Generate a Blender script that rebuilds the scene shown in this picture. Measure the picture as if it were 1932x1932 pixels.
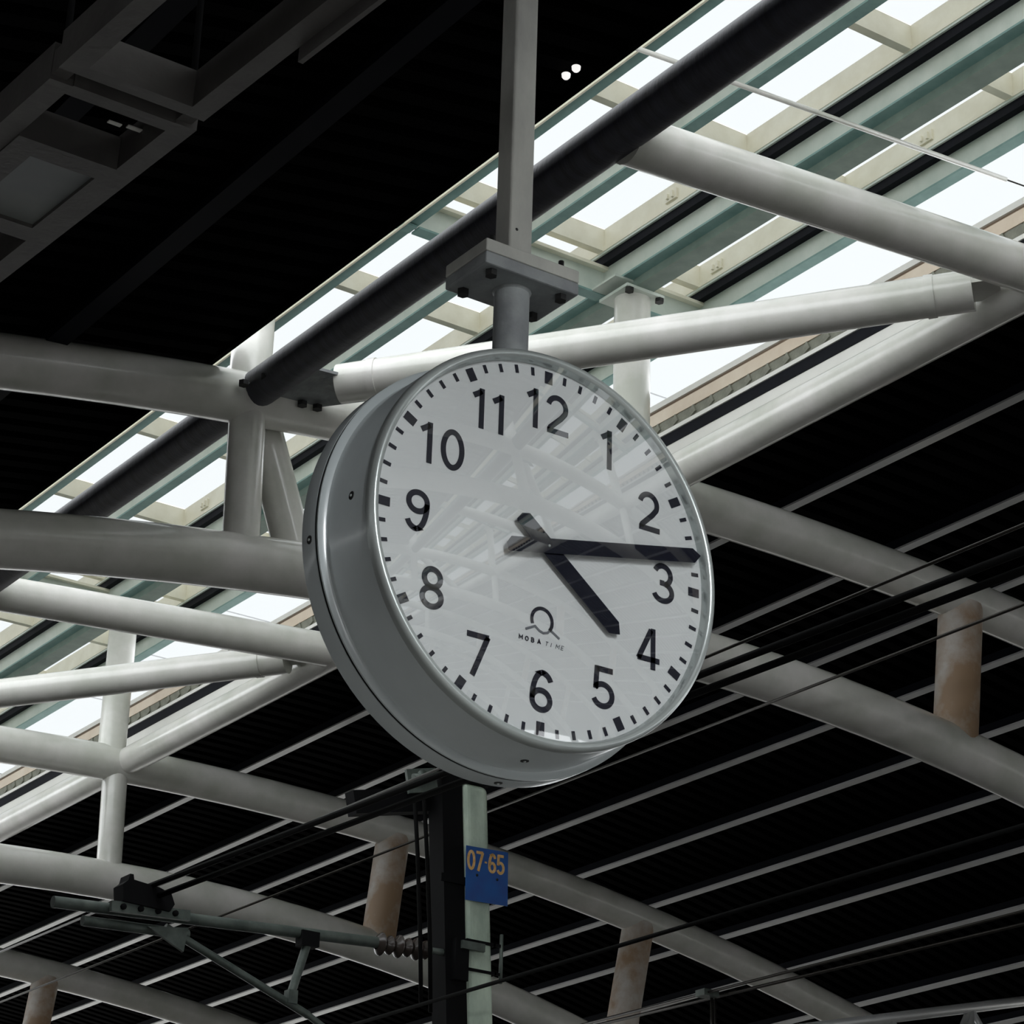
import bpy, bmesh, math, random
from mathutils import Vector, Matrix

for o in list(bpy.data.objects):
    bpy.data.objects.remove(o, do_unlink=True)
scene = bpy.context.scene
COL = scene.collection
random.seed(7)
PI = math.pi

# ------------------------------------------------------------------ camera
EYE = 1.6
cam_d = bpy.data.cameras.new('camera')
cam_d.sensor_width = 36.0
cam_d.sensor_fit = 'HORIZONTAL'
cam_d.lens = 4781.8 / 1932 * 36.0
cam_d.clip_start = 0.05
cam_d.clip_end = 500
cam = bpy.data.objects.new('camera', cam_d)
COL.objects.link(cam)
RIGHT = Vector((0.8204659, -0.5710378, 0.0274144))
DOWN = Vector((0.2495158, 0.3145348, -0.9158656))
FWD = Vector((0.5143711, 0.7582768, 0.4005480))
m = Matrix.Identity(4)
for i in range(3):
    m[i][0] = RIGHT[i]
    m[i][1] = -DOWN[i]
    m[i][2] = -FWD[i]
m[2][3] = EYE
cam.matrix_world = m
scene.camera = cam

# ------------------------------------------------------------------ sky, exposure
world = bpy.data.worlds.new('world')
scene.world = world
world.use_nodes = True
bg = world.node_tree.nodes['Background']
bg.inputs[0].default_value = (0.95, 0.98, 1.0, 1)
bg.inputs[1].default_value = 3.0
scene.view_settings.view_transform = 'Standard'
scene.view_settings.look = 'None'
scene.view_settings.gamma = 1
scene.view_settings.use_curve_mapping = False
scene.view_settings.exposure = 0.0
scene.cycles.max_bounces = 6
scene.cycles.diffuse_bounces = 3

# ------------------------------------------------------------------ helpers
WLOC = {}

def tag(o, label=None, cat=None, group=None, kind=None):
    if label: o['label'] = label
    if cat: o['category'] = cat
    if group: o['group'] = group
    if kind: o['kind'] = kind
    return o

def thing(name, loc, label, cat, group=None):
    o = bpy.data.objects.new(name, None)
    o.empty_display_size = 0.2
    COL.objects.link(o)
    o.location = loc
    WLOC[o] = Vector(loc)
    return tag(o, label, cat, group)

def struct_empty(name, loc):
    o = bpy.data.objects.new(name, None)
    COL.objects.link(o)
    o.location = loc
    WLOC[o] = Vector(loc)
    o['kind'] = 'structure'
    return o

def obj(name, me, mat=None, parent=None, at=(0, 0, 0), label=None):
    """one mesh object; mesh given in world coordinates shifted by `at`"""
    if mat is not None and not me.materials:
        me.materials.append(mat)
    o = bpy.data.objects.new(name, me)
    COL.objects.link(o)
    w = Vector(at)
    if parent is not None:
        o.parent = parent
        o.location = w - WLOC[parent]
    else:
        o.location = w
    WLOC[o] = w
    if label: o['label'] = label
    return o

class MB:
    def __init__(self):
        self.v = []; self.f = []; self.s = []
    def add(self, vs, fs, smooth=False):
        n = len(self.v)
        self.v += [tuple(x) for x in vs]
        self.f += [tuple(i + n for i in f) for f in fs]
        self.s += [smooth] * len(fs)
        return self
    def box(self, a, b):
        x0, y0, z0 = a; x1, y1, z1 = b
        vs = [(x0,y0,z0),(x1,y0,z0),(x1,y1,z0),(x0,y1,z0),(x0,y0,z1),(x1,y0,z1),(x1,y1,z1),(x0,y1,z1)]
        return self.add(vs, [(3,2,1,0),(4,5,6,7),(0,1,5,4),(1,2,6,5),(2,3,7,6),(3,0,4,7)])
    def obox(self, c, ax, ay, az, sx, sy, sz):
        c = Vector(c); ax = Vector(ax)*sx/2; ay = Vector(ay)*sy/2; az = Vector(az)*sz/2
        vs = [c+i*ax+j*ay+k*az for k in (-1,1) for (i,j) in ((-1,-1),(1,-1),(1,1),(-1,1))]
        return self.add(vs, [(3,2,1,0),(4,5,6,7),(0,1,5,4),(1,2,6,5),(2,3,7,6),(3,0,4,7)])
    def sweep(self, pts, r, n=16, caps=True, r_fn=None):
        pts = [Vector(p) for p in pts]
        N = len(pts)
        tang = []
        for i in range(N):
            t = (pts[min(i+1,N-1)] - pts[max(i-1,0)]).normalized()
            tang.append(t)
        ref = Vector((0,0,1)) if abs(tang[0].z) < 0.9 else Vector((1,0,0))
        vs = []; fs = []
        u = (ref - tang[0]*ref.dot(tang[0])).normalized()
        for i in range(N):
            u = (u - tang[i]*u.dot(tang[i])).normalized()
            w = tang[i].cross(u)
            rr = r_fn(i) if r_fn else r
            for k in range(n):
                a = 2*PI*k/n
                vs.append(pts[i] + rr*(math.cos(a)*u + math.sin(a)*w))
        for i in range(N-1):
            for k in range(n):
                k2 = (k+1) % n
                fs.append((i*n+k, i*n+k2, (i+1)*n+k2, (i+1)*n+k))
        self.add(vs, fs, True)
        if caps:
            b = len(self.v) - len(vs)
            self.f += [tuple(b+k for k in reversed(range(n))), tuple(b+(N-1)*n+k for k in range(n))]
            self.s += [False, False]
        return self
    def tube(self, a, b, r, n=16):
        return self.sweep([a, b], r, n)
    def lathe(self, prof, origin, axis, u, n=64, smooth=True, closed=False):
        """prof: list of (radius, along axis)"""
        o = Vector(origin); axis = Vector(axis).normalized(); u = Vector(u).normalized(); w = axis.cross(u)
        vs = []; fs = []; P = len(prof)
        for k in range(n):
            a = 2*PI*k/n
            d = math.cos(a)*u + math.sin(a)*w
            for (r, h) in prof:
                vs.append(o + d*r + axis*h)
        rng = P if closed else P-1
        for k in range(n):
            k2 = (k+1) % n
            for j in range(rng):
                j2 = (j+1) % P
                fs.append((k*P+j, k2*P+j, k2*P+j2, k*P+j2))
        return self.add(vs, fs, smooth)
    def prism(self, poly, origin, ax, ay, n, depth):
        """2-D polygon (convex or not) extruded along n by depth"""
        o = Vector(origin); ax = Vector(ax); ay = Vector(ay); n = Vector(n)
        k = len(poly)
        vs = [o + ax*p[0] + ay*p[1] for p in poly] + [o + ax*p[0] + ay*p[1] + n*depth for p in poly]
        fs = [tuple(reversed(range(k))), tuple(range(k, 2*k))]
        fs += [(i, (i+1) % k, (i+1) % k + k, i+k) for i in range(k)]
        return self.add(vs, fs)
    def mesh(self, name, fix=True, sharp=None):
        me = bpy.data.meshes.new(name)
        me.from_pydata(self.v, [], self.f)
        if fix:
            bm = bmesh.new(); bm.from_mesh(me)
            bmesh.ops.recalc_face_normals(bm, faces=bm.faces)
            bm.to_mesh(me); bm.free()
        me.polygons.foreach_set('use_smooth', self.s)
        if sharp:
            me.set_sharp_from_angle(angle=math.radians(sharp))
        me.update()
        return me

def bevel(o, w, seg=2):
    md = o.modifiers.new('bevel', 'BEVEL'); md.width = w; md.segments = seg; md.limit_method = 'ANGLE'
    return o

# ------------------------------------------------------------------ materials
def mat(name, col, rough=0.5, metal=0.0, var=0.12, scale=3.0, col2=None, bump=0.0, bscale=60, spec=0.5, stretch=None, coat=0.0, thr=(0.35, 0.7)):
    M = bpy.data.materials.new(name); M.use_nodes = True
    nt = M.node_tree; b = nt.nodes['Principled BSDF']
    b.inputs['Roughness'].default_value = rough
    b.inputs['Metallic'].default_value = metal
    b.inputs['Specular IOR Level'].default_value = spec
    b.inputs['Coat Weight'].default_value = coat
    b.inputs['Coat Roughness'].default_value = 0.12
    tc = nt.nodes.new('ShaderNodeTexCoord')
    src = tc.outputs['Object']
    if stretch:
        mp = nt.nodes.new('ShaderNodeMapping'); mp.inputs['Scale'].default_value = stretch
        nt.links.new(src, mp.inputs['Vector']); src = mp.outputs['Vector']
    nz = nt.nodes.new('ShaderNodeTexNoise'); nz.inputs['Scale'].default_value = scale
    nz.inputs['Detail'].default_value = 6; nz.inputs['Roughness'].default_value = 0.6
    nt.links.new(src, nz.inputs['Vector'])
    rp = nt.nodes.new('ShaderNodeValToRGB')
    c2 = col2 if col2 else tuple(max(0, c*(1-var*2)) for c in col)
    rp.color_ramp.elements[0].position = thr[0]; rp.color_ramp.elements[0].color = (*c2, 1)
    rp.color_ramp.elements[1].position = thr[1]; rp.color_ramp.elements[1].color = (*col, 1)
    nt.links.new(nz.outputs['Fac'], rp.inputs['Fac'])
    nt.links.new(rp.outputs['Color'], b.inputs['Base Color'])
    if bump:
        n2 = nt.nodes.new('ShaderNodeTexNoise'); n2.inputs['Scale'].default_value = bscale; n2.inputs['Detail'].default_value = 3
        nt.links.new(src, n2.inputs['Vector'])
        bp = nt.nodes.new('ShaderNodeBump'); bp.inputs['Strength'].default_value = bump; bp.inputs['Distance'].default_value = 0.01
        nt.links.new(n2.outputs['Fac'], bp.inputs['Height'])
        nt.links.new(bp.outputs['Normal'], b.inputs['Normal'])
    return M

def pane_mat(name, tint, gloss):
    """thin glass: tinted see-through sheet with fresnel reflection"""
    M = bpy.data.materials.new(name); M.use_nodes = True
    nt = M.node_tree; nt.nodes.remove(nt.nodes['Principled BSDF'])
    out = nt.nodes['Material Output']
    tr = nt.nodes.new('ShaderNodeBsdfTransparent'); tr.inputs[0].default_value = (*tint, 1)
    gl = nt.nodes.new('ShaderNodeBsdfGlossy'); gl.inputs['Roughness'].default_value = 0.015
    fr = nt.nodes.new('ShaderNodeFresnel')
    ge = nt.nodes.new('ShaderNodeNewGeometry')          # same reflectance from either side of the sheet
    mi = nt.nodes.new('ShaderNodeMapRange'); mi.inputs['To Min'].default_value = gloss; mi.inputs['To Max'].default_value = 1/gloss
    nt.links.new(ge.outputs['Backfacing'], mi.inputs['Value']); nt.links.new(mi.outputs['Result'], fr.inputs[0])
    mx = nt.nodes.new('ShaderNodeMixShader')
    nt.links.new(fr.outputs[0], mx.inputs[0]); nt.links.new(tr.outputs[0], mx.inputs[1]); nt.links.new(gl.outputs[0], mx.inputs[2])
    nt.links.new(mx.outputs[0], out.inputs[0])
    return M

M_TUBE = mat('painted_tube', (0.80, 0.78, 0.75), rough=0.33, var=0.06, scale=2.5, col2=(0.60, 0.61, 0.55), coat=0.8, bump=0.03)
M_BROWN = mat('weathered_post_paint', (0.62, 0.58, 0.53), rough=0.4, scale=2.2, col2=(0.40, 0.27, 0.17), stretch=(1, 1, 0.9), thr=(0.42, 0.6))
M_DARKTUBE = mat('dark_wrapped_pipe', (0.045, 0.048, 0.068), rough=0.5, scale=5, col2=(0.022, 0.022, 0.030), bump=0.25, bscale=30, stretch=(0.6, 3, 0.6))
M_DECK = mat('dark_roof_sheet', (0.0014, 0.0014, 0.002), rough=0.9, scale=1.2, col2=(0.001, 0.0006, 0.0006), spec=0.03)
M_RIB = mat('galvanised_purlin', (0.82, 0.83, 0.83), rough=0.38, metal=0.55, var=0.1, scale=1.3)
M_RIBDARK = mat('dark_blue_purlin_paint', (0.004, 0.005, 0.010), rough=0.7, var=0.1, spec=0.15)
M_PURLIN = mat('galvanised_green_grey', (0.70, 0.75, 0.69), rough=0.42, scale=4, col2=(0.56, 0.63, 0.57))
M_TEAL = mat('teal_flange_paint', (0.22, 0.37, 0.35), rough=0.45, scale=6, col2=(0.16, 0.29, 0.27))
M_SLATE = mat('dark_green_rail_paint', (0.22, 0.29, 0.25), rough=0.5, scale=6, col2=(0.16, 0.22, 0.19))
M_SHADE = mat('black_shade', (0.006, 0.007, 0.012), rough=0.8, spec=0.2, var=0.2, scale=20)  # black that stands for shade under the beam flanges and in the edge gap
M_CREAM = mat('cream_frame_paint', (0.90, 0.87, 0.73), rough=0.5, scale=5, col2=(0.80, 0.76, 0.61))
M_PEACH = mat('peach_fascia_paint', (0.80, 0.70, 0.58), rough=0.5, scale=4, col2=(0.70, 0.58, 0.46))
M_BROWNSTRIP = mat('brown_strip', (0.22, 0.15, 0.10), rough=0.6)
M_WHITE = mat('white_trim_paint', (0.85, 0.84, 0.80), rough=0.4, var=0.04)
M_FILLER = mat('grey_green_filler', (0.26, 0.265, 0.215), rough=0.85, scale=9, col2=(0.17, 0.17, 0.14), bump=0.3)
M_SKYGLASS = pane_mat('skylight_glass', (0.575, 0.58, 0.58), 1.05)
M_CLOCKGLASS = pane_mat('clock_glass', (0.97, 0.98, 0.98), 2.2)
M_BODY = mat('clock_grey_paint', (0.56, 0.61, 0.62), rough=0.24, metal=0.0, var=0.05, scale=5, coat=0.3)
M_BEZEL = mat('clock_bezel_metal', (0.50, 0.54, 0.53), rough=0.3, metal=0.5, var=0.05, scale=6)
M_DIAL = mat('white_dial', (0.80, 0.81, 0.81), rough=0.5, var=0.02, scale=3)
M_INK = mat('navy_black_ink', (0.008, 0.008, 0.020), rough=0.45, var=0.1)
M_HAND = mat('navy_black_hand', (0.006, 0.007, 0.018), rough=0.25, var=0.1)
M_GREYINK = mat('grey_ink', (0.16, 0.17, 0.19), rough=0.5)
M_STEEL = mat('dull_pole_steel', (0.48, 0.48, 0.44), rough=0.55, scale=8, col2=(0.32, 0.32, 0.30), stretch=(1, 1, 0.4), bump=0.1)
M_PLATE = mat('grey_plate_steel', (0.30, 0.32, 0.32), rough=0.6, scale=12, col2=(0.20, 0.21, 0.22), bump=0.15)
M_BOLT = mat('dark_bolt', (0.03, 0.03, 0.03), rough=0.5, metal=0.5)
M_MAST = mat('weathered_green_concrete', (0.72, 0.84, 0.70), rough=0.75, scale=4, col2=(0.42, 0.52, 0.43), bump=0.2, stretch=(1, 1, 0.5))
M_BLACK = mat('black_steel', (0.006, 0.006, 0.007), rough=0.8, var=0.2, spec=0.15)
M_CANT = mat('weathered_cantilever_tube', (0.17, 0.20, 0.18), rough=0.5, metal=0.3, scale=6, col2=(0.08, 0.10, 0.09))
M_INSUL = mat('brown_insulator', (0.05, 0.038, 0.032), rough=0.25)
M_WIRE = mat('dark_copper_wire', (0.05, 0.045, 0.04), rough=0.35, metal=0.6)
M_CABLE = mat('black_cable', (0.005, 0.005, 0.005), rough=0.85, spec=0.1)
M_BLUE = mat('blue_enamel', (0.025, 0.13, 0.42), rough=0.4, scale=7, col2=(0.04, 0.10, 0.34))
M_OCHRE = mat('ochre_paint', (0.88, 0.62, 0.33), rough=0.6, scale=30, col2=(0.80, 0.42, 0.10))
M_FRAME = mat('dim_grey_carrier_paint', (0.10, 0.095, 0.09), rough=0.6, scale=5, col2=(0.06, 0.055, 0.055), bump=0.1)
M_DIFF = mat('milky_diffuser', (0.22, 0.235, 0.22), rough=0.35, scale=3, col2=(0.15, 0.16, 0.17))
M_SKIN = mat('pale_bounce_skin', (0.55, 0.54, 0.52), rough=0.8, var=0.1, scale=1.0)  # pale tone chosen to bounce daylight up at the skylight frames
M_FLOOR = mat('platform_paving', (0.075, 0.07, 0.065), rough=0.8, var=0.1, scale=0.6)

# ------------------------------------------------------------------ hall module: 1 unit = 1.3 m, measured from eye level
S = 1.3
def U(x, y, z):
    return Vector((x*S, y*S, EYE + z*S))
def L(d):
    return d*S

def chord_z(x): return 5.655 - 0.0205*(x - 8.3)**2
def low_z(x): return 4.78 - 0.0255*(x - 7.9)**2 if x < 7.9 else 4.78 - 0.034*(x - 7.9)**2
Y_T = [-40.0, -33.75, -27.5, -21.25, -15.0, -8.75, -2.5, 3.75, 10.0, 16.25, 22.5]
Y0, Y1 = -45.0, 31.0

# ------------------------------------------------------------------ ground
fl = obj('floor', MB().box((-4*S-0.5, Y0*S, -0.3), (20*S+0.5, Y1*S, 0)).mesh('floor'), M_FLOOR)
tag(fl, kind='structure', label='dark platform and track bed under the hall', cat='floor')
M_PAVE = mat('bounce_platform_slabs', (0.36, 0.35, 0.33), rough=0.8, var=0.08, scale=0.9)  # unseen paving, added pale to bounce lamp light up at the clock
fl = obj('floor', MB().box((-5.0, -40.0, 0.0), (5.2, 38.0, 0.04)).mesh('floor'), M_PAVE)
tag(fl, kind='structure', label='unseen pale platform slabs, added to bounce lamp light up to the clock', cat='floor')
M_GRAVEL = mat('bounce_gravel', (0.28, 0.27, 0.25), rough=0.9, var=0.1, scale=0.8)  # unseen ground, made pale so the glossy purlins reflect it
fl = obj('floor', MB().box((-120, -200, -0.6), (150, 200, -0.31)).mesh('floor'), M_GRAVEL)
tag(fl, kind='structure', label='unseen ground outside the hall, made pale to reflect in the purlins', cat='floor')

# unseen dark walls added along the hall to cut side light
M_WALL = mat('dark_shade_wall', (0.09, 0.08, 0.075), rough=0.85, var=0.2, scale=1.5)  # dark surface of the added light-blocking walls
def shade_wall(name, x, ztop, label):
    o = obj(name, MB().box((x-0.2, Y0*S, 0), (x+0.2, Y1*S, ztop)).mesh(name), M_WALL)
    tag(o, label, 'wall', kind='structure')
shade_wall('shade_wall_left', -4.0*S-0.25, EYE + S*2.6, 'unseen dark wall added at the far left to cut side light')
shade_wall('shade_wall_right', 20.0*S+0.25, 3.6, 'unseen low dark wall added on the open right side to cut light')

# ------------------------------------------------------------------ corrugated roof decks
def deck(x0, x1, zf, nseg, name, label, holes=(), skin_holes=()):
    per = 0.16; hh = 0.075
    prof = []
    y = Y0
    while y < Y1:
        prof += [(y, 0), (y+per*0.5, 0), (y+per*0.62, hh), (y+per*0.88, hh)]
        y += per
    for (_, _, a, b) in holes:
        for q in (a, b):
            t = ((q - Y0) % per)/per
            prof.append((q, 0 if t <= 0.5 else hh if 0.62 <= t <= 0.88 else hh*(t-0.5)/0.12 if t < 0.62 else hh*(1-t)/0.12))
    prof.sort()
    def grid(xs, pr, hl):
        vs = []; fs = []; n = len(pr)
        for x in xs:
            for (yy, dz) in pr: vs.append(U(x, yy, zf(x)+dz))
        for i in range(len(xs)-1):
            cx = (xs[i]+xs[i+1])/2
            for k in range(n-1):
                cy = (pr[k][0]+pr[k+1][0])/2
                if any(h[0] < cx < h[1] and h[2] < cy < h[3] for h in hl): continue
                fs.append((i*n+k, i*n+k+1, (i+1)*n+k+1, (i+1)*n+k))
        return MB().add(vs, fs)
    base = [x0 + (x1-x0)*i/nseg for i in range(nseg+1)]
    xs = sorted(set(base + [h[j] for h in holes for j in (0, 1)]))
    o = obj(name, grid(xs, prof, holes).mesh(name, fix=False), M_DECK)
    tag(o, label, 'roof deck', kind='structure')
    # unseen pale skin above the sheet, added to bounce daylight into the lantern
    xs = sorted(set(base + [h[j] for h in skin_holes for j in (0, 1)]))
    pr = sorted([(Y0, 0.12), (Y1, 0.12)] + [(h[j], 0.12) for h in skin_holes for j in (2, 3)])
    obj('roof_bounce_skin', grid(xs, pr, skin_holes).mesh('roof_bounce_skin', fix=False), M_SKIN, o)
    return o
def zr(x): return 6.16 - 0.02*(x-8.5)**2 if x > 8.5 else 6.16
def zl(x): return 5.865 - 0.02*(8.5-x)**2
deck(7.97, 20.0, zr, 16, 'ceiling', 'dark corrugated roof deck sloping down to the right of the skylight')
deck(-4.0, 5.0, zl, 12, 'ceiling', 'black corrugated roof deck left of the skylight')

# deck purlins (flat flanges seen from below)
rib_x = [9.05, 9.94, 10.745, 11.52, 12.295, 13.06, 13.82, 14.57, 15.34, 16.1, 16.9]
nm = ['first', 'second', 'third', 'fourth', 'fifth', 'sixth', 'seventh', 'eighth', 'ninth', 'tenth', 'eleventh']
for k, x in enumerate(rib_x):
    z = 6.07 - 0.02*(x-8.5)**2
    mb = MB()
    sl = -0.04*(x-8.5)
    w = 0.030
    mb.box((x-w, Y0, z), (x+w, Y1, z+0.012))
    mb.v = [tuple(U(a[0], a[1], a[2]+sl*(a[0]-x))) for a in mb.v]
    o = thing('roof_purlin', U(x, 9, z), '-', '-')
    obj('flange', mb.mesh('flange'), M_RIB, o)
    mb = MB().box((x-0.006, Y0, z+0.012), (x+0.006, Y1, z+0.085)); mb.v = [tuple(U(*a)) for a in mb.v]
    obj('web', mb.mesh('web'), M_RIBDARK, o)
    tag(o, 'pale grey roof purlin under the dark right deck, %s from the skylight edge' % nm[k], 'purlin', 'purlins under the right roof deck')
for k, x in enumerate([4.13, 3.2, 2.0, 0.9]):
    z = zl(x) - 0.1
    mb = MB().box((x-0.05, Y0, z), (x+0.05, Y1, z+0.014)).box((x-0.008, Y0, z+0.014), (x+0.008, Y1, z+0.1))
    mb.v = [tuple(U(*a)) for a in mb.v]
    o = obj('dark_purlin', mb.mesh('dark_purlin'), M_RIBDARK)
    tag(o, 'blue-black roof purlin under the left deck, %s from the skylight edge' % nm[k], 'purlin', 'purlins under the left roof deck')

# ------------------------------------------------------------------ arched tube trusses
POSTS = [0.4, 2.8, 5.2, 7.6, 10.0, 12.4, 14.8, 17.2]
TLAB = {10.0: 'pale arched tube truss crossing the picture right behind the clock',
        16.25: 'arched tube truss farther back, crossing the lower left behind the green mast',
        22.5: 'dim arched tube truss peeking in at the bottom left corner',
        3.75: 'tube truss hanging over the clock, above the upper picture edge'}
R_CH, R_PO = 0.132, 0.103
shared = {}
def truss_meshes():
    xs = [-2 + 20.5*i/60 for i in range(61)]
    top = [U(x, 0, chord_z(x)) - Vector((0, 0, 0)) for x in xs]
    low = [U(x, 0, low_z(x)) for x in xs]
    shared['top'] = MB().sweep(top, L(R_CH), 28).mesh('top_chord', sharp=40)
    shared['low'] = MB().sweep(low, L(0.138), 28).mesh('bottom_chord', sharp=40)
    shared['posts'] = []
    for x in POSTS:
        lean = 0.0 if x < 9 else 0.055*(x-9)/1.0 * 0.8
        a = U(x, 0, chord_z(x)-0.05); b = U(x-lean-(0.05 if x > 9 else -0.02), 0, low_z(x-lean)+0.05)
        shared['posts'].append(MB().tube(a, b, L(0.131 if x > 9 else 0.091), 24).mesh('post', sharp=40))
    shared['lantern'] = []
    for x, zt in ((5.2, 6.84), (7.555, 6.80)):
        me = MB().tube(U(x, 0, chord_z(x)), U(x, 0, zt), L(R_PO), 24).mesh('lantern_post', sharp=40)
        shared['lantern'].append(me)
    # weld collar ring near the splice of the chord
    shared['gusset'] = []
    mb = MB()
    zc = chord_z(5.2)
    mb.add([U(5.10,-0.12,zc-0.02), U(5.5,-0.10,zc+0.0), U(5.72,-0.30,zc+0.03), U(5.56,-0.42,zc+0.05), U(5.25,-0.42,zc+0.03), U(5.12,-0.24,zc-0.0),
            U(5.10,-0.12,zc-0.005), U(5.5,-0.10,zc+0.015), U(5.72,-0.30,zc+0.045), U(5.56,-0.42,zc+0.065), U(5.25,-0.42,zc+0.045), U(5.12,-0.24,zc+0.015)],
           [(0,1,2,3,4,5), (6,7,8,9,10,11)] + [(i,(i+1)%6,(i+1)%6+6,i+6) for i in range(6)])
    shared['gusset'].append(mb.mesh('gusset_plate'))
    bolts = MB()
    shared['bolt'] = MB().lathe([(0, 0), (0.034, 0), (0.034, 0.03), (0, 0.03)], (0,0,0), (0,0,-1), (1,0,0), n=6, smooth=False).mesh('bolt')
truss_meshes()
TR = {}
for y in Y_T:
    t = thing('roof_truss', U(8, y, 4.7), TLAB.get(y, 'tube truss behind the viewer, mirrored in the clock glass'), 'roof truss', 'arched roof trusses')
    off = Vector((0, y*S, 0))
    TR[y] = t
    obj('top_chord', shared['top'], M_TUBE, t, off)
    obj('bottom_chord', shared['low'], M_TUBE, t, off)
    for i, me in enumerate(shared['posts']):
        if POSTS[i] == 7.6 or POSTS[i] <= 5.2:
            obj('post', me, M_TUBE, t, off)
        else:
            obj('post', me, M_BROWN, t, off)
    for me in shared['lantern']:
        obj('lantern_post', me, M_TUBE, t, off)
    for me in shared['gusset']:
        obj('gusset_plate', me, M_PLATE, t, off)
    if 0 < y < 20:
        zc = chord_z(5.2)
        for (bx, by) in ((5.08, -0.17), (5.42, -0.15), (5.50, -0.16), (5.13, -0.30)):
            obj('bolt', shared['bolt'], M_BOLT, t, U(bx, y+by, zc-0.008))

# short slanting strut beside the first post of the near truss
o = obj('slanted_strut', MB().tube(U(5.385, 10.2, 5.455), U(5.615, 10.15, 4.74), L(0.098), 24).mesh('slanted_strut', sharp=40), M_TUBE)
tag(o, 'short slanting tube strut between the truss chords, beside the vertical post left of the clock', 'strut')

# ------------------------------------------------------------------ longitudinal tubes and bracing
def ribs(i): return L(0.097)
pts = [U(5.2, Y0 + (Y1-Y0)*i/400, 5.475) for i in range(401)]
o = obj('longitudinal_pipe', MB().sweep(pts, L(0.094), 24, r_fn=lambda i: L(0.094)*(1+0.006*(i % 2))).mesh('longitudinal_pipe', sharp=50), M_DARKTUBE)
tag(o, 'blue-black pipe running diagonally under the left edge of the skylight', 'pipe')
o = obj('longitudinal_tube', MB().tube(U(7.66, Y0, 5.66), U(7.66, Y1, 5.66), L(0.101), 28).mesh('longitudinal_tube', sharp=40), M_TUBE)
tag(o, 'pale longitudinal tube along the right edge of the skylight, next to the dark deck', 'tube')
BL = {10.0: ('pale crosswise bracing tube at the upper right, from the dark pipe to the skylight edge', 'long slanting bracing tube passing just above the clock top'),
      16.25: ('pale crosswise bracing tube at the left edge, just below the truss bottom chord', 'pale slanting bracing tube at the left edge, rising to the right toward the clock')}
for y in Y_T:
    l1, l2 = BL.get(y, ('crosswise bracing tube of another bay of the skylight', 'slanting bracing tube of another bay of the skylight'))
    ym = y - 3.0
    o = obj('cross_brace', MB().tube(U(5.25, ym, 5.475), U(7.6, ym+0.02, 5.665), L(0.108), 24).mesh('cross_brace', sharp=40), M_TUBE)
    tag(o, l1, 'bracing tube', 'bracing tubes under the skylight')
    a = U(5.36, y-0.15, 5.49); b = U(7.58, y-2.84, 5.66)
    t = thing('diagonal_brace', a, l2, 'bracing tube', 'bracing tubes under the skylight')
    obj('tube', MB().tube(a.lerp(b, 0.07), b.lerp(a, 0.05), L(0.098), 24).mesh('tube', sharp=40), M_TUBE, t)
    d = (b-a).normalized(); up = Vector((0, 0, 1)); sd = d.cross(up).normalized(); up = sd.cross(d)
    for q, (e0, e1) in enumerate(((0.03, 0.115), (0.90, 0.985))):
        c = a.lerp(b, (e0+e1)/2)
        ln = (b-a).length*(e1-e0)
        o2 = obj('end_plate', MB().obox(c, d, sd, up, ln, L(0.19), L(0.022)).mesh('end_plate'), M_PLATE if q == 0 else M_TUBE, t)
        obj('end_sleeve', MB().tube(a.lerp(b, e1 if q == 0 else e0), a.lerp(b, (e1 if q == 0 else e0)+(0.012 if q == 0 else -0.012)), L(0.103), 24).mesh('end_sleeve', sharp=40), M_TUBE, t)

# ------------------------------------------------------------------ lantern skylight
PX = [5.45, 6.14, 6.735, 7.415, 8.105]
win = struct_empty('window_1', U(6.8, 9, 7.1))
tag(win, 'glazed lantern skylight with cream frames along the roof ridge', 'skylight')
for k, x in enumerate(PX):
    t = thing('skylight_purlin', U(x, 9, 6.85), 'teal-flanged grey beam under the skylight glass, ' + ['hidden above the black left deck', 'bordering the black left deck', 'just right of the dark pipe', 'bolted to the post heads', 'outermost at the right, beside the open sky'][k], 'beam', 'beams carrying the skylight glass')
    def P(a, b):
        mb = MB().box(a, b); mb.v = [tuple(U(*q)) for q in mb.v]; return mb
    obj('web', P((x+0.055, Y0, 6.862), (x+0.07, Y1, 7.075)).mesh('web'), M_PURLIN, t)
    obj('bottom_flange', P((x, Y0, 6.85), (x+0.07, Y1, 6.862)).mesh('bottom_flange'), M_TEAL, t)
    obj('top_flange', P((x, Y0, 7.075), (x+0.12, Y1, 7.09)).mesh('top_flange'), M_PURLIN, t)
    obj('shade_strip', P((x+0.012, Y0, 7.022), (x+0.055, Y1, 7.075)).mesh('shade_strip'), M_SHADE, t)  # black box imitating the shade below the top flange
    if k == 3:
        obj('rail', P((x+0.070, Y0, 6.80), (x+0.19, Y1, 6.862)).mesh('rail'), M_SLATE, t)

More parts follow.
